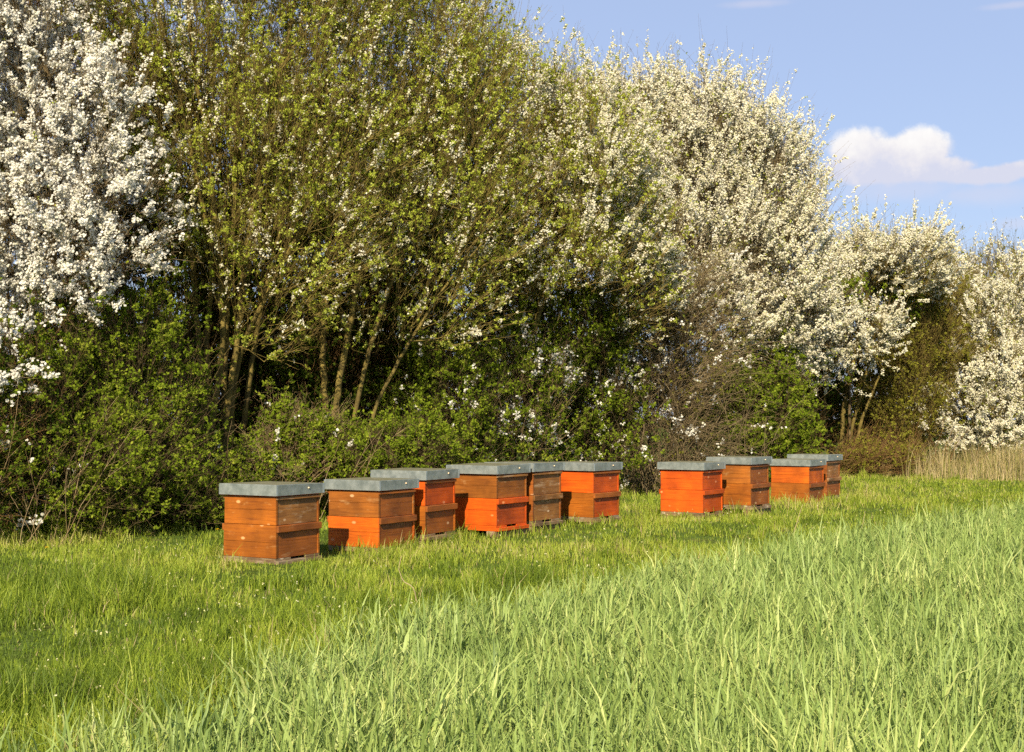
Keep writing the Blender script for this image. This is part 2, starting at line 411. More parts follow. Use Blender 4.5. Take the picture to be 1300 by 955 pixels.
# 1 white tree, far left
make_plant('blossom_tree', 'large tree thick with pure white blossom at the far left edge', 'tree', G_B, foot(40, 14.6),
    [(30, 130, 14.3, 75, 130, 1.0), (110, 190, 14.2, 72, 100, .9), (150, 280, 14.0, 60, 85, .8), (60, 320, 14.0, 85, 90, .9), (-60, 350, 14.2, 100, 170, 1.1),
     (15, 455, 12.8, 34, 75, .4), (70, 400, 13.4, 50, 40, .5), (30, -10, 14.6, 70, 90, 1.0), (-60, 60, 14.6, 100, 160, 1.1), (100, 330, 13.8, 60, 50, .7)],
    [[g(30, 14.8), at(36, 520, 14.8), at(60, 380, 14.6), at(70, 200, 14.5), at(50, 60, 14.6)],
     [g(48, 14.9), at(70, 500, 14.8), at(100, 360, 14.6), at(120, 240, 14.4)],
     [g(10, 14.8), at(-30, 480, 14.8), at(-60, 300, 14.6), at(-70, 100, 14.6)]],
    BLO, 2800, 6500, (.22, .65), -.05, leaves=2500, leaf_size=.022, blossoms=150000, blo_size=.0255, blo_cut=-.1, r_max=.07, seed=3, spur_len=.10, blo_wl=.42, spray=.5, r_tip=.0027)

# 2 multi-stem leafing tree with mossy trunks behind the first hive
make_plant('leafing_tree', 'tall leafing tree with mossy twin trunks behind the leftmost hive', 'tree', G_L, foot(275, 16),
    [(250, 130, 16, 130, 150, 1.2), (330, 60, 16.2, 130, 150, 1.2), (200, 20, 16, 120, 130, 1.2), (300, 250, 15.8, 110, 110, 1.1), (400, 170, 16, 110, 140, 1.2), (250, -90, 16.3, 190, 100, 1.2), (400, -50, 16.4, 120, 120, 1.2), (380, 330, 15.6, 90, 60, .9), (150, 60, 15.8, 60, 110, .9), (330, 390, 15.8, 70, 70, .6), (240, 350, 16.2, 45, 70, .6)],
    [[g(262, 16), at(268, 540, 16), at(282, 440, 15.9), at(276, 330, 15.9), at(262, 190, 16), at(240, 60, 16), at(230, -60, 16.1)],
     [g(254, 16.2), at(256, 500, 16.2), at(248, 400, 16.2), at(238, 300, 16.2), at(200, 180, 16.2), at(180, 60, 16.2)],
     [g(284, 16.1), at(288, 540, 16.1), at(302, 420, 16.1), at(312, 320, 16.1), at(330, 200, 16.2), at(360, 60, 16.3), at(380, -40, 16.4)],
     [g(290, 16.2), at(300, 470, 16.2), at(345, 360, 16), at(400, 250, 15.9), at(440, 170, 16)],
     [g(276, 16.4), at(284, 500, 16.4), at(288, 380, 16.4), at(296, 260, 16.3), at(300, 120, 16.3), at(310, -20, 16.4)],
     [g(296, 16.5), at(312, 520, 16.5), at(326, 420, 16.4), at(352, 300, 16.3), at(400, 160, 16.3)],
     [g(270, 16.3), at(262, 440, 16.3), at(268, 330, 16.2), at(248, 230, 16.2), at(225, 120, 16.2), at(190, -20, 16.2)]],
    GRN, 3600, 8500, (.35, 1.0), .25, leaves=175000, leaf_size=.0275, blossoms=26000, blo_size=.021, blo_cut=-.1, r_max=.075, seed=5, r_stem=.045, wild=.25, leaf_wl=.5, leaf_con=1.1, spurs=2.6, r_tip=.003)

# 3 second leafing tree, leaning right
make_plant('leafing_tree', 'leafing tree whose leaning slim trunks rise behind the second and third hives', 'tree', G_L, foot(430, 17),
    [(450, 120, 17.6, 120, 150, 1.3), (540, 90, 18, 95, 105, 1.3), (560, 200, 17.6, 110, 110, 1.2), (450, 270, 17.2, 110, 90, 1.1), (500, 20, 18.2, 100, 85, 1.2), (580, 50, 18.6, 50, 50, 1.0), (560, 300, 17.2, 100, 80, 1.0), (470, 390, 16.9, 75, 70, .6), (570, 400, 17.4, 70, 50, .6), (450, -60, 18.2, 120, 80, 1.2)],
    [[g(410, 16.8), at(424, 530, 16.8), at(440, 430, 16.9), at(470, 280, 17.2), at(510, 130, 17.8), at(550, 60, 18.2)],
     [g(432, 16.9), at(450, 530, 16.9), at(476, 420, 17), at(520, 300, 17.4), at(590, 190, 17.8)],
     [g(448, 16.9), at(470, 540, 16.9), at(500, 470, 17), at(560, 370, 17.2), at(620, 300, 17.5)],
     [g(425, 17.2), at(410, 460, 17.2), at(415, 340, 17.3), at(420, 200, 17.6), at(440, 40, 18), at(445, -60, 18.2)]],
    GRN, 3300, 7800, (.35, 1.0), .25, leaves=165000, leaf_size=.029, blossoms=24000, blo_size=.022, blo_cut=-.1, r_max=.06, seed=7, r_stem=.033, wild=.25, leaf_wl=.5, leaf_con=1.1, spurs=2.6, r_tip=.003)

# 4 third leafing tree, top sloping down to the sky on the right
make_plant('leafing_tree', 'leafing tree with sparse flowers whose crown slopes down to open sky', 'tree', G_L, foot(640, 20.5),
    [(640, 170, 20.2, 100, 80, 1.4), (730, 220, 20.3, 90, 75, 1.3), (680, 280, 20, 110, 90, 1.2), (600, 240, 20, 90, 100, 1.2), (780, 300, 20.6, 65, 75, 1.1), (660, 340, 19.4, 110, 55, .9), (610, 100, 20.4, 45, 60, 1.2), (790, 370, 20.8, 60, 60, .9), (690, 155, 20.6, 55, 36, 1.0)],
    [[g(610, 20), at(600, 500, 20), at(610, 380, 20), at(640, 250, 20.1), at(690, 130, 20.3)],
     [g(640, 20.3), at(660, 500, 20.2), at(690, 380, 20.1), at(740, 280, 20.2), at(790, 190, 20.4)],
     [g(600, 20.3), at(560, 480, 20.2), at(560, 340, 20.1), at(580, 200, 20.2), at(610, 80, 20.4)],
     [g(660, 20.5), at(720, 500, 20.6), at(780, 400, 20.7), at(820, 310, 20.8)]],
    GRN, 3200, 8000, (.35, 1.05), .3, leaves=145000, leaf_size=.031, blossoms=62000, blo_size=.025, blo_cut=-.1, blo_fn=lambda p_: .35 + 2.2 * np.clip((p_[:, 0] / p_[:, 1] * F + CX - 640) / 130, 0, 1) * np.clip((p_[:, 2] - 2.2) / 2, .15, 1), r_max=.05, seed=9, r_stem=.04, wild=.25, leaf_wl=.5, leaf_con=1.1, spurs=2.6, r_tip=.0034)

# 5 big white tree right of centre
dE = dict(CRE, bark=M['bark_dark'], twig=M['twig_grey'])
make_plant('blossom_tree', 'widest white blossom tree right of centre with its round crown against blue sky', 'tree', G_B, foot(930, 26),
    [(880, 230, 25.5, 90, 85, 1.6), (950, 270, 25.5, 75, 90, 1.5), (900, 340, 25, 90, 80, 1.5), (985, 370, 25, 55, 75, 1.2), (930, 410, 24.8, 55, 45, 1.0), (830, 200, 25.8, 60, 65, 1.4), (1000, 430, 25, 36, 40, .9), (900, 190, 25.7, 60, 55, 1.3), (975, 230, 25.6, 35, 40, 1.)],
    [[g(920, 26), at(920, 500, 26), at(900, 400, 25.8), at(880, 280, 25.6), at(860, 180, 25.6)],
     [g(940, 26), at(950, 500, 26), at(955, 400, 25.8), at(960, 300, 25.6), at(950, 210, 25.6)],
     [g(955, 26.2), at(985, 500, 26), at(1000, 430, 25.6), at(1010, 360, 25.4)],
     [g(905, 26.2), at(870, 480, 26.2), at(840, 340, 26), at(820, 220, 25.8)]],
    dE, 3600, 11000, (.45, 1.3), .25, leaves=30000, leaf_size=.032, blossoms=360000, blo_size=.0295, blo_cut=-.8, spray=.75, r_max=.06, seed=12, r_tip=.0042, wild=.22, spurs=4, spur_len=.09, blo_wl=.9,
    fan_z=.55)

# 6 white tree peeping over behind the third leafing tree
make_plant('blossom_tree', 'distant white blossom tree topping out behind the sloping leafing crown', 'tree', G_B, foot(750, 25.5),
    [(750, 180, 25.8, 60, 65, 1.4), (800, 160, 25.8, 50, 50, 1.3), (710, 160, 26, 40, 50, 1.2), (780, 250, 25.5, 80, 80, 1.3)],
    [[g(755, 26), at(760, 400, 26), at(750, 200, 25.9)], [g(765, 26), at(790, 380, 26), at(805, 180, 25.9)]],
    CRE, 1200, 4000, (.4, 1.1), .35, leaves=12000, leaf_size=.036, blossoms=85000, blo_size=.0295, blo_cut=-.6, spray=.75, r_max=.05, seed=14, r_tip=.004, wild=.22, spurs=4, spur_len=.08, fan_z=.5)

# 7 bare brown thicket arching down in the middle
make_plant('bare_shrub', 'leafless brown thicket of arching stems beside the middle of the hedge', 'shrub', 'leafless thickets in the hedge', foot(830, 22.6),
    [(830, 360, 22.4, 60, 60, .8), (850, 450, 22.2, 60, 80, .9), (820, 530, 22, 50, 70, .8), (870, 540, 22.4, 45, 55, .7)],
    [[g(830, 22.6), at(822, 520, 22.4), at(830, 420, 22.3), at(860, 340, 22.3)],
     [g(845, 22.6), at(858, 520, 22.4), at(870, 430, 22.3), at(840, 330, 22.4)],
     [g(815, 22.6), at(800, 500, 22.4), at(808, 400, 22.4), at(780, 330, 22.6)]],
    dict(BLO, twig=M['twig_grey'], bark=M['twig_grey'], leaf=M['leaf_olive']), 700, 1800, (.6, 1.9), -.1, leaves=9000, leaf_size=.03, blossoms=2500, blo_size=.032, blo_cut=.8, r_max=.025, seed=15,
    bottom=.05, r_tip=.0042, droop=-.22, spurs=1.6, spur_len=.25, wild=.4)

# 8 white tree with visible trunks right of the last hives
make_plant('blossom_tree', 'white blossom tree with bare forked trunks right of the last hives', 'tree', G_B, foot(1060, 28.5),
    [(1150, 340, 28.6, 42, 32, 1.1), (1100, 342, 28.8, 45, 34, 1.1), (1085, 432, 27.8, 48, 28, 1.0), (1040, 445, 27.6, 36, 32, 1.0), (1050, 380, 28.2, 36, 40, 1.1), (1178, 352, 28.8, 22, 25, .9)],
    [[g(1042, 28.4), at(1036, 540, 28.4), at(1030, 490, 28.2), at(1020, 440, 28)],
     [g(1066, 28.4), at(1070, 530, 28.4), at(1084, 460, 28.2), at(1100, 380, 28.4), at(1130, 320, 28.6)],
     [g(1072, 28.6), at(1080, 550, 28.6), at(1096, 490, 28.4), at(1110, 440, 28.2)],
     [g(1056, 28.6), at(1046, 530, 28.4), at(1052, 450, 28.4), at(1060, 370, 28.6)],
     [g(1084, 28.5), at(1092, 540, 28.4), at(1120, 470, 28.2)]],
    CRE, 1500, 4200, (.35, 1.0), .2, leaves=6000, leaf_size=.034, blossoms=105000, blo_size=.029, blo_cut=-.1, spray=.75, r_max=.055, seed=17, r_tip=.0042, wild=.24, spurs=4, spur_len=.08, r_stem=.05, fan_z=.7)

# 9 green bush amid the white ones
make_plant('green_bush', 'bright green bush wedged between two white blossom trees', 'shrub', 'leafy bushes of the hedge', foot(1080, 28.3),
    [(1076, 376, 27.6, 24, 26, .6), (1062, 400, 27.8, 22, 26, .6), (1130, 395, 29.2, 36, 40, .7)],
    [[g(1078, 28.3), at(1078, 480, 28.2), at(1072, 370, 27.9)]], HAW, 260, 900, (.2, .6), .3, leaves=12000, leaf_size=.055, r_max=.03, seed=18, r_tip=.004)

# 10 olive shrub
make_plant('olive_bush', 'tall olive green bush between the forked white tree and the last white shrub', 'shrub', 'leafy bushes of the hedge', foot(1160, 31),
    [(1172, 445, 30.2, 42, 62, 1.3), (1145, 515, 29.8, 48, 56, 1.2), (1196, 400, 31, 30, 42, 1.1), (1120, 560, 29.6, 40, 40, 1.0)],
    [[g(1150, 30), at(1155, 520, 30), at(1175, 420, 30), at(1190, 370, 30.4)], [g(1140, 30), at(1130, 540, 30), at(1120, 500, 29.8)], [g(1170, 30), at(1190, 500, 30), at(1205, 420, 30.4)]],
    OLV, 1300, 6500, (.35, 1.0), .25, leaves=52000, leaf_size=.045, r_max=.03, seed=19, r_tip=.004, bottom=.05)

# 11 right white shrub, low to the ground
make_plant('blossom_shrub', 'round low white blossom shrub above the dry grass at the right edge', 'shrub', G_B, foot(1250, 30.3),
    [(1218, 532, 29.6, 46, 42, 1.0), (1262, 490, 30, 46, 50, 1.0), (1275, 540, 29.6, 50, 42, 1.0), (1245, 425, 30.2, 28, 50, .9), (1295, 410, 30.6, 46, 60, 1.0), (1335, 500, 30.3, 55, 75, 1.1)],
    [[g(1235, 30.4), at(1226, 540, 30.2), at(1215, 500, 30)], [g(1260, 30.4), at(1260, 500, 30.3), at(1250, 410, 30.4)], [g(1280, 30.4), at(1295, 500, 30.4), at(1310, 420, 30.6)]],
    CRE, 1500, 4800, (.35, .9), .15, leaves=8000, leaf_size=.036, blossoms=130000, blo_size=.030, blo_cut=-.15, spray=.75, r_max=.03, seed=20, r_tip=.004, bottom=.25, wild=.26, spurs=4, spur_len=.09)

# 12 far mixed trees at the right edge
make_plant('mixed_tree', 'half bare tree with thin white bloom at the upper right end of the hedge', 'tree', G_B, foot(1250, 39),
    [(1240, 380, 38.5, 50, 45, 1.6), (1290, 370, 38.5, 45, 45, 1.6), (1210, 405, 38, 34, 50, 1.4), (1340, 390, 39, 60, 70, 1.6), (1270, 440, 38, 50, 60, 1.4)],
    [[g(1250, 39), at(1245, 480, 39), at(1235, 350, 38.8)], [g(1270, 39), at(1285, 460, 39), at(1295, 350, 38.8)]],
    OLV, 1300, 5500, (.5, 1.3), .5, leaves=26000, leaf_size=.045, blossoms=24000, blo_size=.045, blo_cut=-.1, r_max=.05, seed=22, r_tip=.005)

# 13 understory of green shrubs
UN = [ # lobes, base px, D, mats, label, leaves, blossoms
    ([(-40, 560, 13.2, 90, 130, 1.0)], -30, 13.6, DRK, 'dark green shrub cut off by the left edge below the white tree', 30000, 2500),
    ([(60, 550, 13.9, 80, 110, .9), (100, 600, 13.5, 70, 65, .7)], 80, 14.0, HAW, 'green shrub under the left white tree left of the first hive', 42000, 0),
    ([(170, 520, 14.6, 70, 120, .9), (165, 620, 13.9, 70, 55, .7)], 175, 14.5, HAW, 'green shrub filling the gap left of the mossy twin trunks', 46000, 0),
    ([(215, 600, 14.9, 40, 60, .6), (245, 645, 14.5, 40, 36, .5)], 240, 15.2, HAW, 'low green bush at the foot of the mossy twin trunks', 22000, 0),
    ([(325, 612, 15.6, 50, 34, .5), (365, 570, 16.2, 36, 48, .5), (410, 575, 16.3, 36, 42, .5)], 335, 16.2, dict(HAW, twig=M['twig_pale']), 'twiggy light green shrub right behind the lid of the first hive', 26000, 300),
    ([(375, 480, 18.6, 40, 90, .9)], 380, 18, HAW, 'narrow green shrub between the twin trunks and the leaning trunks', 20000, 600),
    ([(470, 590, 16, 55, 30, .5), (515, 585, 16.4, 50, 34, .6)], 465, 17, HAW, 'sunlit green shrub behind the second and third hives', 26000, 0),
    ([(560, 530, 18.6, 65, 80, 1.0), (560, 585, 18, 65, 36, .7)], 560, 18.8, HAW, 'dense green shrub behind the fourth hive', 40000, 900),
    ([(655, 510, 20, 60, 80, .9), (650, 580, 19.5, 60, 36, .7)], 655, 20, dict(HAW, twig=M['twig_pale']), 'green shrub with scattered white flowers behind the fifth and sixth hives', 30000, 3200),
    ([(745, 520, 21.4, 60, 80, .9), (750, 580, 21, 60, 32, .7)], 745, 21.4, HAW, 'green shrub with a white flowering spray between the two hive groups', 32000, 2300),
    ([(950, 540, 24.2, 70, 45, 1.0), (915, 520, 24.4, 45, 50, .9), (985, 515, 24.6, 36, 50, .9), (950, 585, 23.8, 65, 24, .8)], 950, 24.6, HAW, 'dark green hawthorn bush behind the right hand group of hives', 48000, 0),
    ([(1015, 570, 27.4, 24, 34, .7), (1100, 592, 27.6, 50, 18, .6)], 1040, 27.4, dict(OLV, twig=M['twig_brown']), 'brown low scrub at the foot of the forked white tree', 7000, 0),
    ([(500, 440, 19.2, 70, 80, .9)], 505, 19.4, DRK, 'dark shrub in the shade under the leaning leafing tree', 26000, 400),
    ([(700, 440, 21.2, 90, 70, 1.0)], 705, 21.8, HAW, 'shaded shrub under the sloping leafing crown', 28000, 1800),
]
for i, (lb, px, D, mt, lab, nl, nb) in enumerate(UN):
    st = [[g(px + o_ * 14, D), at(px + o_ * 22, 580, D), at(lb[0][0] + o_ * .5 * lb[0][3], lb[0][1] - .3 * lb[0][4], lb[0][2])] for o_ in (-1, 0, 1)]
    make_plant('green_shrub', lab, 'shrub', G_U, foot(px, D), lb, st, mt, 700, 1500, (.15, .42) if px in (240, 335, 465) else (.3, 1.0), .6, leaves=int(nl * 1.25), leaf_size=.037 * (D / 16) ** .5,
               blossoms=nb, blo_size=.032, blo_cut=.3, r_max=.02, seed=40 + i, bottom=.03, r_tip=.0026 * (D / 16) ** .5, spurs=5, spur_len=.13, leaf_wl=.42, leaf_con=1.3)

# 14 darker mass behind, its leaf colour darkened as shade in the hedge's depth
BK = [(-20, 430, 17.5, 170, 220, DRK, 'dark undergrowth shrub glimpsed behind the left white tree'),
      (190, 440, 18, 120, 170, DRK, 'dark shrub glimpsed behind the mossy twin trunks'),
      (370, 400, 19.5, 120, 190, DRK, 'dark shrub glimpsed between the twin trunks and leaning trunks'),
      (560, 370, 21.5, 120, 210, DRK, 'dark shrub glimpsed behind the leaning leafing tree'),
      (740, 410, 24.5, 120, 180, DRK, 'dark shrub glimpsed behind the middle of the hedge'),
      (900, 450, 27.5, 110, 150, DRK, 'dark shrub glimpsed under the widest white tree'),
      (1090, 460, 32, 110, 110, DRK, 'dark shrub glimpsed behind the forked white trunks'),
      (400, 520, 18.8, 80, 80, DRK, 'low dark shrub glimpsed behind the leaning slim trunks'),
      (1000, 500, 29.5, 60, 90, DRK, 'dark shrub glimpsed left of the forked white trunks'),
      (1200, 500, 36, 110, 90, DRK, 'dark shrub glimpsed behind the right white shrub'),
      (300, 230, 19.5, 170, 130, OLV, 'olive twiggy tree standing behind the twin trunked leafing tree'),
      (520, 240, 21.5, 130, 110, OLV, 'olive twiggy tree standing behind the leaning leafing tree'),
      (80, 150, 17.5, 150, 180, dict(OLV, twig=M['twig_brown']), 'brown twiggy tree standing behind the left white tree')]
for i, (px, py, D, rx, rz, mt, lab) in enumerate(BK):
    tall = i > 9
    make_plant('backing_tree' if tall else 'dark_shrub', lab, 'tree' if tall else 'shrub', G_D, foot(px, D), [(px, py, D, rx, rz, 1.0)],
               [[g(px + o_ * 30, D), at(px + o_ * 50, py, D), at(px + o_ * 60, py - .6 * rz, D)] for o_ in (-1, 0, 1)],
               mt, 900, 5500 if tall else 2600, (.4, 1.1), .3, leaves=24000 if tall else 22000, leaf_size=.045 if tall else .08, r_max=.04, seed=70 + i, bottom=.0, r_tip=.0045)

# 15 dead canes at the left foot of the hedge, brown canes by the thicket
def cane_tuft(name, label, cx, D, n, hmin, hmax, spread, lean, seed, mat):
    rng = np.random.default_rng(seed); bx, by = foot(cx, D)
    vs, qs, o = [], [], 0
    for k in range(n):
        p = np.array([rng.normal() * spread, rng.normal() * .3, 0]); h = rng.uniform(hmin, hmax)
        d = np.array([rng.normal() * .3 + lean, rng.normal() * .3, 1]); m = 7
        L = [p]
        for q in range(m):
            d = d + np.array([rng.normal() * .08 + .04 * lean, rng.normal() * .08, -.08]); L.append(L[-1] + unit(d) * h / m)
        L = np.array(L); D_ = unit(np.diff(L, axis=0)); D2 = np.vstack([D_[:1], unit(D_[1:] + D_[:-1]), D_[-1:]])
        r = np.linspace(.0042, .0015, m + 1) * rng.uniform(.6, 1.2) * (D / 14)
        V, Q = tubes(L[:-1], L[1:], D2[:-1], D2[1:], r[:-1], r[1:], 4); vs.append(V); qs.append(Q + o); o += len(V)
        for s in range(6):
            b = rng.integers(2, m); e = L[b] + unit(D_[b] + rng.normal(size=3) * .6) * rng.uniform(.1, .35)
            V, Q = tubes(L[b][None], e[None], D_[b][None], unit(e - L[b])[None], np.array([.0022]), np.array([.001]), 3)
            vs.append(V); qs.append(Q + o); o += len(V)
    ob = quads_object(name, np.concatenate(vs), np.concatenate(qs), mat); ob.location = (bx, by, 0)
    tag(ob, label, 'brambles', 'tangles of dead canes', 'stuff')
cane_tuft('bramble_tangle', 'tangle of pale dead canes at the lower left edge of the hedge', 40, 13.0, 34, .7, 1.6, .45, .05, 5, M['twig_pale'])
cane_tuft('bramble_tangle', 'pale dead twigs sticking up left of the mossy trunks', 230, 14.2, 12, .6, 1.3, .35, -.1, 6, M['twig_pale'])
cane_tuft('bramble_tangle', 'brown dead canes at the foot of the leafless thicket', 840, 21.8, 230, .8, 2.4, .65, .05, 7, M['twig_grey'])
cane_tuft('bramble_tangle', 'brown dead canes under the forked white tree', 1110, 28.2, 130, .5, 1.4, .9, .1, 8, M['twig_brown'])
cane_tuft('bramble_tangle', 'dead twigs behind the lids of the first two hives', 380, 15.6, 18, .8, 1.5, .35, .3, 9, M['twig_pale'])

# ------------------------------------------------------------------ ground, grass, wheat
gm = ground_mat()
nx = 80
xs = np.concatenate([-np.geomspace(1500, 14, 14), np.linspace(-12, 22, 69), np.geomspace(25, 1500, 14)])
ys = np.concatenate([[-1500, -300, -60, -10], np.linspace(-3, 45, 97), np.geomspace(50, 2500, 14)])
XX, YY = np.meshgrid(xs, ys)
gn = Noise(np.random.default_rng(2), 3.5)
def gh(x, y):
    x = np.asarray(x, float); y = np.asarray(y, float)
    P = np.stack([x, y, np.zeros_like(x)], -1).reshape(-1, 3)
    return (gn(P) * .02).reshape(x.shape) * ((np.abs(x) < 40) & (y < 60))
ZZ = gh(XX, YY)
V = np.stack([XX, YY, ZZ], -1).reshape(-1, 3); W_ = len(xs)
I, J = np.meshgrid(np.arange(W_ - 1), np.arange(len(ys) - 1)); b0 = (J * W_ + I).ravel()
gr = quads_object('ground', V, np.stack([b0, b0 + 1, b0 + W_ + 1, b0 + W_], 1), gm, smooth=True); tag(gr, kind='structure')

M['grass'] = leaf_mat('grass_blade', [(0, (.07, .11, .014)), (.3, (.175, .25, .022)), (.6, (.31, .385, .035)), (.93, (.44, .47, .08)), (1, (.46, .37, .17))], .42, gloss=.012)
M['wheat'] = leaf_mat('wheat_blade', [(0, (.13, .20, .045)), (.3, (.24, .33, .08)), (.7, (.35, .44, .12)), (1, (.50, .54, .18))], .33, gloss=.02)
M['straw'] = leaf_mat('dry_grass', [(0, (.16, .19, .04)), (.25, (.30, .27, .09)), (.6, (.44, .35, .17)), (1, (.52, .42, .24))], .3)

def wheat_edge(y):      # x of the field's left edge at distance y
    return np.interp(y, [0, 4.2, 5.2, 7.1, 9.6, 13.7, 17, 40], [-1.35, -1.3, -1.22, -.72, .85, 3.75, 6.35, 23.2])
def hedge_edge(x):      # y of the hedge foot
    return 12.9 + 1.25 * (x + 4.93) + .8

def blades(P, h, w, bend, rng, nseg=3, yaw=None, lean0=.15):
    """curved tapering blades rooted at P; returns V, Q (nseg quads each)"""
    n = len(P); az = rng.uniform(0, 2 * np.pi, n) if yaw is None else yaw
    dirv = np.stack([np.cos(az), np.sin(az), np.zeros(n)], 1)
    fa = az + np.pi / 2 + rng.normal(size=n) * .6
    side = np.stack([np.cos(fa), np.sin(fa), np.zeros(n)], 1)
    rows = []
    a0 = np.abs(rng.normal(size=n)) * lean0
    pos = P.copy(); ang = a0
    prof = [1, 1.0, .85, .6, .12] if nseg == 4 else ([.9, 1, .7, .12] if nseg == 3 else [1, .8, .12])
    for k in range(nseg + 1):
        wv = side * (w * .5 * prof[k])[:, None]
        rows.append(pos - wv); rows.append(pos + wv)
        step = h / nseg
        pos = pos + (dirv * np.sin(ang)[:, None] + np.array([0, 0, 1.]) * np.cos(ang)[:, None]) * step[:, None]
        ang = ang + bend / nseg * (1 + .6 * k)
    V = np.stack(rows, 1).reshape(-1, 3)
    q = np.array([[2 * k, 2 * k + 1, 2 * k + 3, 2 * k + 2] for k in range(nseg)])
    Q = (q[None] + (np.arange(n) * 2 * (nseg + 1))[:, None, None]).reshape(-1, 4)
    return V, Q

def scatter(n, ymin, ymax, rng, power, xl=-700, xr=2000):
    """points in the part of the ground the photo could see, thinning with distance"""
    u = rng.uniform(0, 1, n)
    y = (ymin ** (1 - power) + u * (ymax ** (1 - power) - ymin ** (1 - power))) ** (1 / (1 - power)) if power != 1 else ymin * (ymax / ymin) ** u
    a = rng.uniform((xl - CX) / F, (xr - CX) / F, n)
    return a * y, y

HB = []   # hive footprints are filled below: (x, y, yaw, half)
HIVES = [ # corner px, distance, yaw, lid top z
    (351.6, 10.97, 59.5, .656), (481.9, 11.97, 59.5, .646), (541, 12.62, 62, .711), (631, 13.33, 57, .736), (677, 13.92, 56.5, .738),
    (753.8, 14.75, 55, .714), (893, 16.1, 56.5, .672), (953.5, 16.75, 55, .717), (1027.8, 18.7, 56, .628), (1050.5, 19.5, 57, .676)]
SL = .622
for (px, D, yw, T) in HIVES:
    c = at(px, HOR, D)[:2]; a = math.radians(yw)
    ex = np.array([math.cos(a), math.sin(a)]); ey = np.array([-math.sin(a), math.cos(a)])
    ctr = c + (ex + ey) * SL / 2
    HB.append((ctr, ex, ey))
def in_hive(x, y, m=.27):
    r = np.zeros(len(x), bool)
    for ctr, ex, ey in HB:
        dx = x - ctr[0]; dy = y - ctr[1]
        r |= (np.abs(dx * ex[0] + dy * ex[1]) < m) & (np.abs(dx * ey[0] + dy * ey[1]) < m)
    return r

# meadow grass: an even sward plus scattered coarse tufts
rng = np.random.default_rng(21)
x, y = scatter(640000, 3.6, 45, rng, .4, -500, 1800)
tx_, ty_ = scatter(1300, 4.2, 32, rng, .5, -200, 1500)
nt_uft = rng.integers(25, 90, len(tx_)); ri = np.repeat(np.arange(len(tx_)), nt_uft); tr_ = rng.uniform(.03, .10, len(tx_))[ri]
x = np.concatenate([x, tx_[ri] + rng.normal(size=len(ri)) * tr_]); y = np.concatenate([y, ty_[ri] + rng.normal(size=len(ri)) * tr_])
th_ = np.concatenate([np.zeros(640000), (rng.uniform(.02, .11, len(tx_)))[ri]]); td_ = np.concatenate([np.zeros(640000), rng.normal(-.12, .12, len(tx_))[ri]])
k = (x < wheat_edge(y) + .05 + .12 * rng.normal(size=len(x))) & (y < hedge_edge(x) + .9 * rng.uniform(0, 1, len(x))) & ~in_hive(x, y, .25) & (x > -9)
x, y = x[k], y[k]; th_ = th_[k]; td_ = td_[k]
tn = Noise(rng, 1.4); tn2 = Noise(rng, .45); tn3 = Noise(rng, 3.2); tn4 = Noise(rng, .2)
P3 = np.stack([x, y, 0 * x], 1)
hf = np.clip(.043 + .018 * tn(P3) + .02 * tn2(P3) + .012 * tn3(P3) + .02 * tn4(P3), .03, .3)
tuss = np.zeros(len(x))
for (tx, ty, tr, th) in [(100, 752, .5, .22), (180, 765, .4, .15), (30, 780, .5, .10), (470, 770, .35, .08), (640, 745, .35, .10), (330, 800, .5, .08), (225, 735, .3, .08), (660, 738, .3, .1), (540, 715, .25, .08), (300, 725, .3, -.03), (350, 728, .35, -.03), (420, 740, .4, .07), (240, 860, .6, .1), (60, 900, .6, .1)]:
    D = CAMZ * F / (ty - HOR); c = at(tx, HOR, D); d2 = ((x - c[0]) ** 2 + (y - c[1]) ** 2) / tr ** 2
    tuss = tuss + th * np.exp(-d2)
# uncut fringe along the hedge, round the hives and along the crop
hd = (hedge_edge(x) - y) / 1.6
fr = np.exp(-np.clip(hd, 0, 9) ** 2 / .25) * np.clip(.17 + .12 * tn2(P3), .04, .4)
hv = np.zeros(len(x)); tuss_m = 1
for ctr, ex, ey in HB:
    dx = x - ctr[0]; dy = y - ctr[1]; m = np.maximum(np.abs(dx * ex[0] + dy * ex[1]), np.abs(dx * ey[0] + dy * ey[1])); first = ctr is HB[0][0]
    hf = np.where((m < .62) & first, np.minimum(hf, .03), hf); th_ = np.where((m < .6) & first, 0, th_)
    hv = np.maximum(hv, .07 * np.exp(-((m - .34) / .14) ** 2) * (.5 + .5 * (tn2(P3) > -.1)) * (0 if first else 1))
cr = np.exp(-((wheat_edge(y) - x) / .35) ** 2) * .07
h = np.clip(hf + tuss + fr + hv + cr + th_, .02, 1) * rng.uniform(.55, 1.35, len(x))
w = .0036 * (1 + y / 13) * rng.uniform(.7, 1.3, len(x))
P3[:, 2] = gh(x, y) - .005
V, Q = blades(P3, h, w, rng.uniform(.2, 1.5, len(x)), rng, 2, lean0=.35)
rn = np.clip(rng.normal(.5, .17, len(x)) + .12 * tn(P3) + .10 * tn3(P3) + .12 * tn2(P3) + .12 * tn4(P3) - tuss * 1.3 + td_ + .10 * (hd < 1), .12, .97); dead = rng.uniform(0, 1, len(x)) < .02 + .06 * (tn3(P3) > .9); rn[dead] = 1
mg = quads_object('meadow_grass', V, Q, M['grass'], rnd=np.repeat(rn, 2))
tag(mg, 'short sunlit meadow grass around the hives', 'grass', kind='stuff')

# wheat
rng = np.random.default_rng(22)
x, y = scatter(50000, 2.6, 42, rng, .45, -700, 1700)
e = wheat_edge(y) - x + .13 * Noise(rng, 1.5)(np.stack([x, y, 0 * x], 1))
k = (e < .17 * rng.normal(size=len(x)))
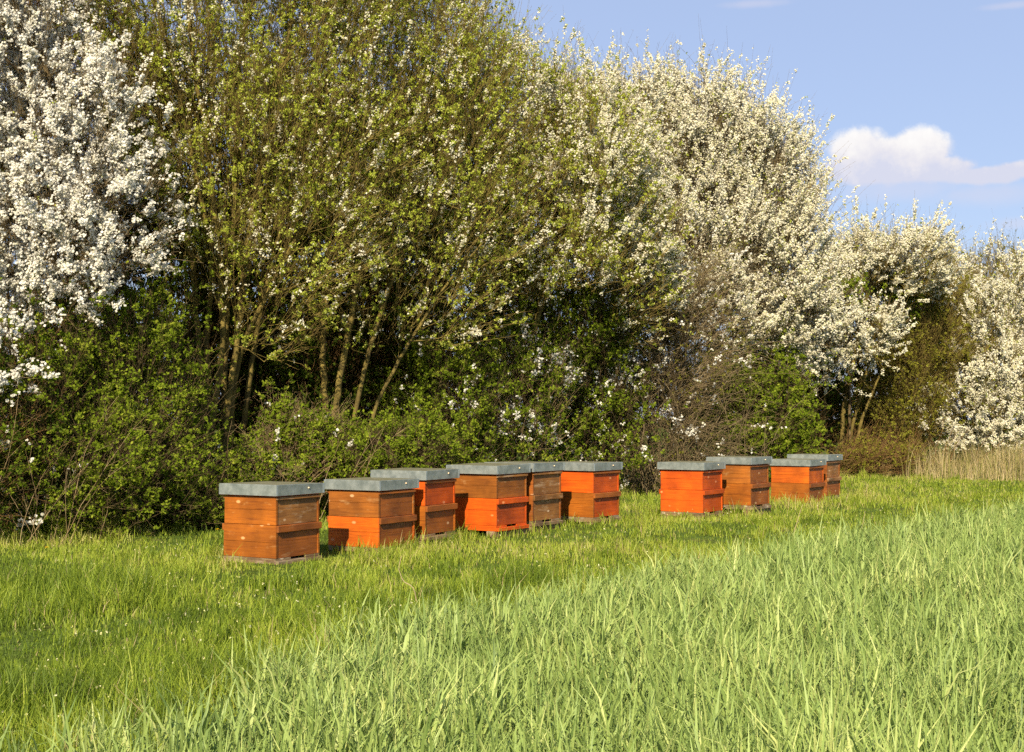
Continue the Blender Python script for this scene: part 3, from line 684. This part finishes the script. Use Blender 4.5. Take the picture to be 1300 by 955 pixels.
# thin strays left of the edge
x, y, e = x[k], y[k], e[k]
rep = 6                                                       # a plant is a tuft of six blades
pi_ = np.repeat(np.arange(len(x)), rep); x, y, e = x[pi_], y[pi_], e[pi_]
pl = np.repeat(rng.uniform(.75, 1.2, len(x) // rep), rep); pc = np.repeat(rng.normal(0, .1, len(x) // rep), rep)
x = x + rng.normal(size=len(x)) * .018; y = y + rng.normal(size=len(x)) * .018
P3 = np.stack([x, y, gh(x, y) - .01], 1)
wn = Noise(rng, 1.1); wn2 = Noise(rng, 4); wn3 = Noise(rng, .35)
edgef = np.clip(-e / .9, 0, 1)
h = (.215 + .09 * edgef + .035 * wn(P3) + .03 * wn2(P3) + .03 * wn3(P3)) * pl * rng.uniform(.55, 1.12, len(x))
w = rng.uniform(.0055, .0128, len(x)) * (1 + y / 32)
V, Q = blades(P3, h, w, np.abs(rng.normal(.8, .7, len(x))), rng, 3, lean0=.22)
rn = np.clip(rng.normal(.5, .22, len(x)) + pc + .1 * wn(P3), 0, 1)
wh = quads_object('young_wheat', V, Q, M['wheat'], rnd=np.repeat(rn, 3))
tag(wh, 'young pale green wheat filling the foreground field', 'crop', kind='stuff')

# dry grass at the far right foot of the hedge
rng = np.random.default_rng(23)
n = 34000
px = rng.uniform(1120, 1420, n); D = 29.3 - np.abs(rng.normal(0, 1.3, n))
P = np.stack([(px - CX) / F * D, D, np.zeros(n)], 1); px = px + 90 * Noise(rng, 1.1)(P)
k = rng.uniform(0, 1, n) < np.clip((px - 1120) / 150, .03, 1) ** 1.6; P = P[k]
V, Q = blades(P, rng.uniform(.08, .62, len(P)) ** 1.2 * np.clip(1 + .6 * Noise(rng, .8)(P), .3, 1.7), rng.uniform(.007, .013, len(P)), rng.uniform(.1, .9, len(P)), rng, 3)
dg = quads_object('dry_grass', V, Q, M['straw'], rnd=np.repeat(rng.uniform(0, 1, len(P)), 3))
tag(dg, 'straw coloured dry grass below the right white shrub', 'grass', kind='stuff')

# leafy weeds along the hedge foot and in the turf
rng = np.random.default_rng(24)
n = 42000
t = rng.uniform(-1.5, 13, n); X_ = -8 + t * 1.55
Y_ = hedge_edge(X_) + .25 + rng.normal(size=n) * .45
wz = Noise(rng, 1.1); P = np.stack([X_, Y_, np.zeros(n)], 1)
k = wz(P) > -.5; P = P[k]; n = len(P)
hh = rng.uniform(.02, .38, n) * np.clip(.6 + .5 * wz(P), .2, 1.4); P[:, 2] = hh
az = rng.uniform(0, 6.28, n); u = np.stack([np.cos(az), np.sin(az), rng.uniform(-.2, .5, n)], 1)
s = rng.uniform(.03, .06, n); wv = unit(np.cross(u, np.array([0, 0, 1.]) + rng.normal(size=(n, 3)) * .4)) * (s * .32)[:, None]
V, Q = diamonds(P, unit(u) * s[:, None], wv)
wd = quads_object('weeds', V, Q, M['leaf_haw'], rnd=rng.uniform(.2, 1, n)); tag(wd, 'leafy weeds and nettles along the foot of the hedge', 'weeds', kind='stuff')

# small pale flower heads dotted in the turf
M['bloom'] = leaf_mat('wild_bloom', [(0, (.50, .48, .10)), (.5, (.60, .57, .25)), (1, (.68, .66, .45))], .2)
rng = np.random.default_rng(25)
x, y = scatter(3600, 5, 26, rng, .6, -100, 1300)
fn = Noise(rng, 1.3)
k = (x < wheat_edge(y) - .1) & (y < hedge_edge(x)) & ~in_hive(x, y, .33); x, y = x[k], y[k]
P = np.stack([x, y, rng.uniform(.05, .12, len(x))], 1); k = fn(P) > .35; P = P[k]
vs, qs, o = [], [], 0
for c in range(4):
    a = unit(rng.normal(size=P.shape)) * .005; b = unit(np.cross(a, rng.normal(size=P.shape))) * .005
    V, Q = squares(P + rng.normal(size=P.shape) * .004, a, b); vs.append(V); qs.append(Q + o); o += len(V)
fl = quads_object('wildflowers', np.concatenate(vs), np.concatenate(qs), M['bloom'], rnd=rng.uniform(0, 1, len(P) * 4)); tag(fl, 'tiny cream flower heads dotted through the turf', 'flowers', kind='stuff')

# ------------------------------------------------------------------ boxes with bevelled edges
def bm_box(bm, x0, x1, y0, y1, z0, z1, bev=.002, mi=0, jit=0, rng=None):
    v = []
    for z in (z0, z1):
        for (a, b) in ((x0, y0), (x1, y0), (x1, y1), (x0, y1)):
            p = [a, b, z]
            if jit: p = [c + rng.uniform(-jit, jit) for c in p]
            v.append(bm.verts.new(p))
    fs = [bm.faces.new([v[i] for i in f]) for f in ((3, 2, 1, 0), (4, 5, 6, 7), (0, 1, 5, 4), (1, 2, 6, 5), (2, 3, 7, 6), (3, 0, 4, 7))]
    for f in fs: f.material_index = mi
    if bev:
        es = list({e for f in fs for e in f.edges})
        r = bmesh.ops.bevel(bm, geom=es, offset=bev, segments=1, affect='EDGES', profile=.5)
        for f in r['faces']: f.material_index = mi

def bm_obj(name, bm, mats, parent, label=None):
    me = bpy.data.meshes.new(name); bmesh.ops.recalc_face_normals(bm, faces=bm.faces); bm.to_mesh(me); bm.free()
    for m in (mats if isinstance(mats, list) else [mats]): me.materials.append(m)
    o = bpy.data.objects.new(name, me); COL.objects.link(o); o.parent = parent
    if label: o['label'] = label
    return o

WOOD = dict(
    orange=((.55, .082, .003), (.38, .048, .002), (.62, .20, .04), .08),
    redor=((.42, .064, .003), (.27, .036, .003), (.42, .14, .04), .14),
    rust=((.48, .095, .004), (.30, .048, .003), (.5, .18, .05), .16),
    amber=((.32, .090, .006), (.18, .042, .004), (.46, .23, .07), .24),
    ochre=((.28, .088, .010), (.16, .046, .007), (.40, .23, .09), .32),
    brown=((.26, .074, .010), (.14, .038, .006), (.38, .21, .09), .30),
    grey=((.25, .105, .025), (.12, .045, .012), (.42, .29, .17), .5),
    old=((.19, .12, .06), (.08, .05, .03), (.34, .27, .18), .6))
_wc = {}
def wood(kind, seed):
    if (kind, seed) not in _wc:
        b, d, p, w = WOOD[kind]; _wc[(kind, seed)] = wood_mat('wood_%s' % kind, b, d, p, seed * 1.37 + len(kind), w)
    return _wc[(kind, seed)]
M['zinc'] = metal_mat('galvanised_sheet', (.16, .185, .17), (.28, .305, .28), .35, .42, 12)
M['zinc_bright'] = metal_mat('pale_sheet_fold', (.26, .30, .31), (.40, .44, .44), .4, .36, 20)  # lighter zinc for the corner folds
M['zinc_top'] = metal_mat('weathered_sheet', (.10, .10, .065), (.19, .18, .115), .05, .8, 9, lichen=(.13, .12, .04))
M['rim'] = wood_mat('rim_orange', (.70, .14, .03), (.5, .08, .02), (.7, .3, .15), 3, .1)
m_, nt_, N_, L_ = new_mat('pin_pale'); p_ = nd(nt_, 'ShaderNodeBsdfPrincipled'); p_.inputs['Base Color'].default_value = (.8, .6, .35, 1); p_.inputs['Roughness'].default_value = .4
L_.new(p_.outputs[0], nd(nt_, 'ShaderNodeOutputMaterial').inputs[0]); M['pin'] = m_

# upper side, upper front, lower side, lower front, batten, label
HV = [  # most fronts darker than sides: weathering plus weaker sunlight put into the colour
    ('amber', 'grey', 'amber', 'brown', 'brown', 'leftmost hive, weathered amber wood with a pale worn upper front', None),
    ('ochre', 'brown', 'rust', 'brown', 'brown', 'second hive from the left with an orange lower box half in shadow', None),
    ('orange', 'redor', 'amber', 'brown', 'brown', 'third hive from the left with a red upper front above a brown box', None),
    ('ochre', 'ochre', 'orange', 'redor', 'orange', 'hive with ochre upper box on a vivid orange lower box and orange batten', None),
    ('brown', 'grey', 'brown', 'grey', 'grey', 'weathered brown hive squeezed against the vivid orange lower box', None),
    ('orange', 'redor', 'amber', 'redor', 'brown', 'last hive of the left group, bright orange upper side above amber', None),
    ('orange', 'redor', 'orange', 'redor', 'redor', 'hive painted bright orange all over, first of the right group', None),
    ('ochre', 'brown', 'amber', 'brown', 'brown', 'brown and ochre hive behind the all orange hive', None),
    ('rust', 'rust', 'amber', 'brown', 'brown', 'low hive with orange upper box standing deepest in the grass', None),
    ('brown', 'grey', 'brown', 'brown', 'grey', 'rightmost hive of weathered brown wood with a silvery batten', None)]
for i, ((px, D, yw, T), (us, uf, ls, lf, bt, lab, _)) in enumerate(zip(HIVES, HV)):
    rr_ = random.Random(100 + i)
    ctr, ex, ey = HB[i]
    root = empty('beehive', (ctr[0], ctr[1], 0), math.radians(yw))
    tag(root, lab, 'beehive', 'beehives standing in a row along the hedge')
    s = SL / 2; b = SL / 2 - .030
    T += .0; z3 = T - .084; z2 = z3 - .012; z1 = z2 - .236; z0 = z1 - .270
    zf = max(z0 - .055, .0)
    # boxes
    def box(name, za, zb, half, ms, mf, seed):
        bm = bmesh.new(); t = .024; zm = za + (zb - za) * rr_.uniform(.46, .56)
        for sx in (-1, 1):
            xa, xb = sorted((sx * half, sx * (half - t)))
            bm_box(bm, xa, xb, -half, half, za + .001, zm - .0008, .0018, 0)
            bm_box(bm, xa, xb, -half, half, zm + .0008, zb - .001, .0018, 0)
        for sy in (-1, 1):
            ya, yb = sorted((sy * (half - .007), sy * (half - t)))
            zq = za + (zb - za) * rr_.uniform(.42, .6)
            bm_box(bm, -half + t, half - t, ya, yb, za + .001, zq - .0006, .0012, 1)
            bm_box(bm, -half + t, half - t, ya, yb, zq + .0006, zb - .001, .0012, 1)
        return bm_obj(name, bm, [wood(ms, seed), wood(mf, seed + .5)], root)
    jx = lambda q_: rr_.uniform(-q_, q_)
    lo = box('lower_box', z0, z1, b + .003, ls, lf, i)
    up = box('upper_box', z1 + .001, z2, b, us, uf, i + 20)
    for sy in (-1, 1):
        ya, yb = sorted((sy * (b - .006), sy * (b + .026)))
        bm = bmesh.new(); bm_box(bm, -b + .002, b + .008, ya, yb, z1 - .058, z1 - .003, .003); bm_obj('handle_batten', bm, wood(bt, i + 40), lo)
        ya, yb = sorted((sy * (b - .006), sy * (b + .018)))
        bm = bmesh.new(); bm_box(bm, -b + .002, b - .002, ya, yb, z2 - .027, z2 - .004, .002); bm_obj('ledge', bm, wood('grey' if i in (0, 3, 4, 9) else bt, i + 60), up)
    up.location = (jx(.004), jx(.004), 0); up.rotation_euler = (0, 0, jx(.008))
    # inner cover, lid
    bm = bmesh.new(); bm_box(bm, -s + .006, s - .006, -s + .006, s - .006, z3 - .008, z3 + .004, .0015); ic = bm_obj('inner_cover', bm, M['rim'], root); ic.rotation_euler = (0, 0, jx(.006))
    bm = bmesh.new()
    tilt = rr_.uniform(-.004, .004)
    vv = []
    for z, q in ((z3 - .004, s), (T - .003, s), (T, s - .004)):
        vv.append([bm.verts.new((sx * q, sy * q, z + (tilt * sx if z > z3 + .01 else 0))) for sx, sy in ((-1, -1), (1, -1), (1, 1), (-1, 1))])
    for a_, c_ in ((0, 1), (1, 2)):
        for k_ in range(4):
            f = bm.faces.new((vv[a_][k_], vv[a_][(k_ + 1) % 4], vv[c_][(k_ + 1) % 4], vv[c_][k_]))
    # top sheet subdivided and slightly crumpled
    f = bm.faces.new(vv[2]); f.material_index = 1
    bi = bmesh.new(); bi.free()
    # folded corner seams of the sheet
    lid = bm_obj('lid', bm, [M['zinc'], M['zinc_top']], root); lid.rotation_euler = (0, 0, ic.rotation_euler.z)
    for sx, sy in ((-1, -1), (1, -1), (1, 1), (-1, 1)):
        bm = bmesh.new(); xa, xb = sorted((sx * (s - .02), sx * (s + .0018))); ya, yb = sorted((sy * (s + .0002), sy * (s + .0018)))
        bm_box(bm, xa, xb, ya, yb, z3 - .003, T - .005, 0); bm_obj('corner_fold', bm, M['zinc_bright'], lid)
    bm = bmesh.new(); bmesh.ops.create_uvsphere(bm, u_segments=8, v_segments=6, radius=.0075)
    bmesh.ops.translate(bm, verts=bm.verts, vec=(SL * .16, -s - .003, T - .036)); bm_obj('pin', bm, M['pin'], lid)
    # floor and stand
    bm = bmesh.new(); zt = z0 - .001; zl = max(zf + .012, zt - .019)
    bm_box(bm, -b - .004, b + .004, -b - .034, b + .004, zf, zl, .003)
    for (xa, xb, ya, yb) in ((-b - .003, -.09, -b - .002, -b + .03), (.10, b + .003, -b - .002, -b + .03), (-b - .003, -b + .02, -b + .031, b + .003), (b - .02, b + .003, -b + .031, b + .003), (-b + .021, b - .021, b - .02, b + .003)):
        bm_box(bm, xa, xb, ya, yb, zl + .0005, zt, .0015)
    bm_obj('floor_board', bm, wood('orange' if i == 3 else 'old', i + 80), root)
    if zf > .015:
        bm = bmesh.new(); q = random.Random(i)
        for sy in (-1, 1):
            bm_box(bm, -b - .02, b + .05, sy * (b - .05) - .055, sy * (b - .05) + .055, -.02, zf - .002, .006, jit=.004, rng=q)
        bm_obj('stand', bm, wood('old', i + 90), root)

# ------------------------------------------------------------------ single flowers and stalks
mY, nt_, N_, L_ = new_mat('dandelion_yellow'); p_ = nd(nt_, 'ShaderNodeBsdfDiffuse'); p_.inputs[0].default_value = (.75, .48, .01, 1)
L_.new(p_.outputs[0], nd(nt_, 'ShaderNodeOutputMaterial').inputs[0])
for (px, py, D, lab) in [(60, 702, 11.9, 'yellow dandelion in the grass below the left shrubs'), (276, 672, 12.6, 'orange yellow flower just left of the leftmost hive'), (330, 850, 6.4, 'yellow flower low in the near turf')][:2]:
    p = at(px, HOR, D); z = max(.06, CAMZ - (py - HOR) * D / F)
    root = empty('dandelion', (p[0], p[1], 0)); tag(root, lab, 'flower', 'dandelions in the turf')
    V, Q = tubes(np.array([[0, 0, 0.]]), np.array([[.01, 0, z]]), np.array([[0, 0, 1.]]), np.array([[0, 0, 1.]]), np.array([.003]), np.array([.002]), 6)
    quads_object('stem', V, Q, M['leaf_haw'], root, rnd=np.full(len(Q), .7))
    bm = bmesh.new()
    for ring, (n_, rad, el) in enumerate(((16, .024, .2), (12, .018, .6), (8, .010, 1.0))):
        for k_ in range(n_):
            a = k_ / n_ * 6.283 + ring * .2; c = Vector((math.cos(a), math.sin(a), 0)); t_ = Vector((-math.sin(a), math.cos(a), 0)) * .0035
            base = Vector((.01, 0, z)); tip = base + c * rad * math.cos(el) + Vector((0, 0, rad * math.sin(el)))
            bm.faces.new([bm.verts.new(base - t_ * .4), bm.verts.new((base + tip) / 2 - t_), bm.verts.new(tip), bm.verts.new((base + tip) / 2 + t_)])
    bm_obj('flower_head', bm, mY, root)
for (pts, lab) in [([(530, 765, 8.9), (525, 745, 8.9), (514, 738, 8.9), (507, 722, 8.9), (510, 706, 8.9)], 'pale dead stalk bent over the grass in front of the second hive'),
                   ([(1003, 690, 12.2), (1008, 672, 12.2), (1014, 652, 12.2), (1018, 640, 12.2)], 'thin reddish dead stalk at the edge of the wheat'),
                   ([(1092, 672, 13.4), (1095, 660, 13.4), (1097, 648, 13.4)], 'shorter reddish dead stalk near the right of the wheat edge')]:
    D = pts[0][2]; L = np.array([at(*q) for q in pts]); b_ = L[0].copy(); b_[2] = 0; L = np.vstack([b_, L])
    L = stem_line(L, np.random.default_rng(4), .03, .001); L -= np.array([b_[0], b_[1], 0])
    d_ = unit(np.gradient(L, axis=0)); r = np.linspace(.0045, .0022, len(L))
    V, Q = tubes(L[:-1], L[1:], d_[:-1], d_[1:], r[:-1], r[1:], 5)
    o = quads_object('dry_stalk', V, Q, M['straw'], rnd=np.full(len(Q), .9)); o.location = (b_[0], b_[1], 0); tag(o, lab, 'stalk', 'dead stalks')

# ------------------------------------------------------------------ light, sky, camera
SUN_AZ, SUN_EL = math.radians(259), math.radians(33)
sv = Vector((math.cos(SUN_AZ) * math.cos(SUN_EL), math.sin(SUN_AZ) * math.cos(SUN_EL), math.sin(SUN_EL)))
sd = bpy.data.lights.new('sun', 'SUN'); sd.energy = 5.0; sd.angle = math.radians(.5); sd.color = (1, .87, .66)
so = bpy.data.objects.new('sun', sd); COL.objects.link(so); so.rotation_euler = (-sv).to_track_quat('-Z', 'Y').to_euler(); so.location = sv * 50

w = bpy.data.worlds.new('World'); sc.world = w; w.use_nodes = True
nt = w.node_tree; nt.nodes.clear(); L = nt.links
sky = nd(nt, 'ShaderNodeTexSky', sky_type='NISHITA'); sky.sun_disc = False; sky.sun_elevation = SUN_EL
sky.sun_rotation = math.atan2(sv.x, sv.y); sky.air_density = 1.0; sky.dust_density = .6; sky.ozone_density = 1.5; sky.altitude = 200
bg = nd(nt, 'ShaderNodeBackground'); bg.inputs[1].default_value = .087
# a cumulus bank, placed by compass direction and height above the horizon
tc = nd(nt, 'ShaderNodeTexCoord')
def math_(op, a, b=None, clamp=False):
    n = nd(nt, 'ShaderNodeMath', operation=op); n.use_clamp = clamp
    for i, v in enumerate((a, b)):
        if v is None: continue
        if isinstance(v, (int, float)): n.inputs[i].default_value = v
        else: L.new(v, n.inputs[i])
    return n.outputs[0]
sx = nd(nt, 'ShaderNodeSeparateXYZ'); L.new(tc.outputs['Generated'], sx.inputs[0])
az = math_('ARCTAN2', sx.outputs[0], sx.outputs[1]); el = math_('ARCSINE', sx.outputs[2])
cn = nd(nt, 'ShaderNodeTexNoise'); cn.inputs['Scale'].default_value = 34; cn.inputs['Detail'].default_value = 8; cn.inputs['Roughness'].default_value = .66
L.new(tc.outputs['Generated'], cn.inputs['Vector'])
nzv = math_('SUBTRACT', cn.outputs['Fac'], .5)
def puff(px, py, rx, ry, soft=1.0):
    a0 = math.atan((px - CX) / F); e0 = math.atan((HOR - py) / F * math.cos(a0))
    dx = math_('DIVIDE', math_('SUBTRACT', az, a0), rx / F); dy = math_('DIVIDE', math_('SUBTRACT', el, e0), ry / F)
    r = math_('SQRT', math_('ADD', math_('MULTIPLY', dx, dx), math_('MULTIPLY', dy, dy)))
    return math_('SUBTRACT', 1.0, r)
ps = [puff(1096, 194, 44, 34), puff(1128, 202, 48, 32), puff(1170, 190, 42, 29), puff(1125, 216, 86, 18), puff(1080, 212, 42, 20), puff(1195, 214, 48, 18), puff(1252, 222, 56, 12), puff(1298, 214, 42, 11)]
d = ps[0]
for p in ps[1:]: d = math_('MAXIMUM', d, p)
d = math_('ADD', d, math_('MULTIPLY', nzv, 1.15))
mr = nd(nt, 'ShaderNodeMapRange'); mr.interpolation_type = 'SMOOTHSTEP'; mr.inputs[1].default_value = -.08; mr.inputs[2].default_value = .34; L.new(d, mr.inputs[0])
# thin far veils
ps2 = [puff(1150, 238, 130, 22), puff(1250, 245, 90, 20), puff(1300, 283, 45, 10), puff(960, 0, 60, 7), puff(1290, 2, 50, 6)]
d2 = ps2[0]
for p in ps2[1:]: d2 = math_('MAXIMUM', d2, p)
d2 = math_('ADD', d2, math_('MULTIPLY', nzv, 1.0))
mr2 = nd(nt, 'ShaderNodeMapRange'); mr2.interpolation_type = 'SMOOTHSTEP'; mr2.inputs[1].default_value = 0; mr2.inputs[2].default_value = .9; mr2.inputs[4].default_value = .35; L.new(d2, mr2.inputs[0])
# high thin spring haze over the clear sky
hz = nd(nt, 'ShaderNodeMixRGB'); hz.inputs[0].default_value = .7; L.new(sky.outputs[0], hz.inputs[1]); hz.inputs[2].default_value = (3.05, 3.72, 5.6, 1)
veil = nd(nt, 'ShaderNodeMixRGB'); L.new(mr2.outputs[0], veil.inputs[0]); L.new(hz.outputs[0], veil.inputs[1]); veil.inputs[2].default_value = (5.0, 4.8, 5.5, 1)
cm = nd(nt, 'ShaderNodeMixRGB'); L.new(mr.outputs[0], cm.inputs[0]); L.new(veil.outputs[0], cm.inputs[1])
# the heap's sunlit tops are whiter than its flat, lilac base
hgt = math_('DIVIDE', math_('SUBTRACT', el, (HOR - 236) / F), 56 / F)
lit = math_('ADD', math_('MULTIPLY', hgt, .75), math_('MULTIPLY', nzv, 1.6), clamp=True)
cc = ramp(nt, [(0, (4.6, 4.75, 5.7)), (.3, (5.5, 5.4, 5.8)), (.6, (6.3, 6.15, 6.15)), (1, (6.7, 6.6, 6.5))]); L.new(lit, cc.inputs[0])
L.new(cc.outputs[0], cm.inputs[2])
L.new(cm.outputs[0], bg.inputs[0])
L.new(bg.outputs[0], nd(nt, 'ShaderNodeOutputWorld').inputs[0])

cam = bpy.data.cameras.new('camera'); cam.sensor_width = 36; cam.lens = 36 * F / 1300; cam.clip_start = .05; cam.clip_end = 6000
co = bpy.data.objects.new('camera', cam); COL.objects.link(co); co.location = (0, 0, CAMZ)
co.rotation_euler = (math.radians(90) + math.atan((HOR - 477.5) / F), 0, 0)
sc.camera = co
sc.view_settings.view_transform = 'Standard'; sc.view_settings.look = 'None'; sc.view_settings.exposure = .8; sc.view_settings.gamma = 1
sc.render.engine = 'CYCLES'
c = sc.cycles; c.max_bounces = 3; c.diffuse_bounces = 2; c.glossy_bounces = 2; c.transmission_bounces = 2; c.transparent_max_bounces = 4
c.use_denoising = False; c.use_adaptive_sampling = True; c.adaptive_threshold = .03; c.caustics_reflective = False; c.caustics_refractive = False
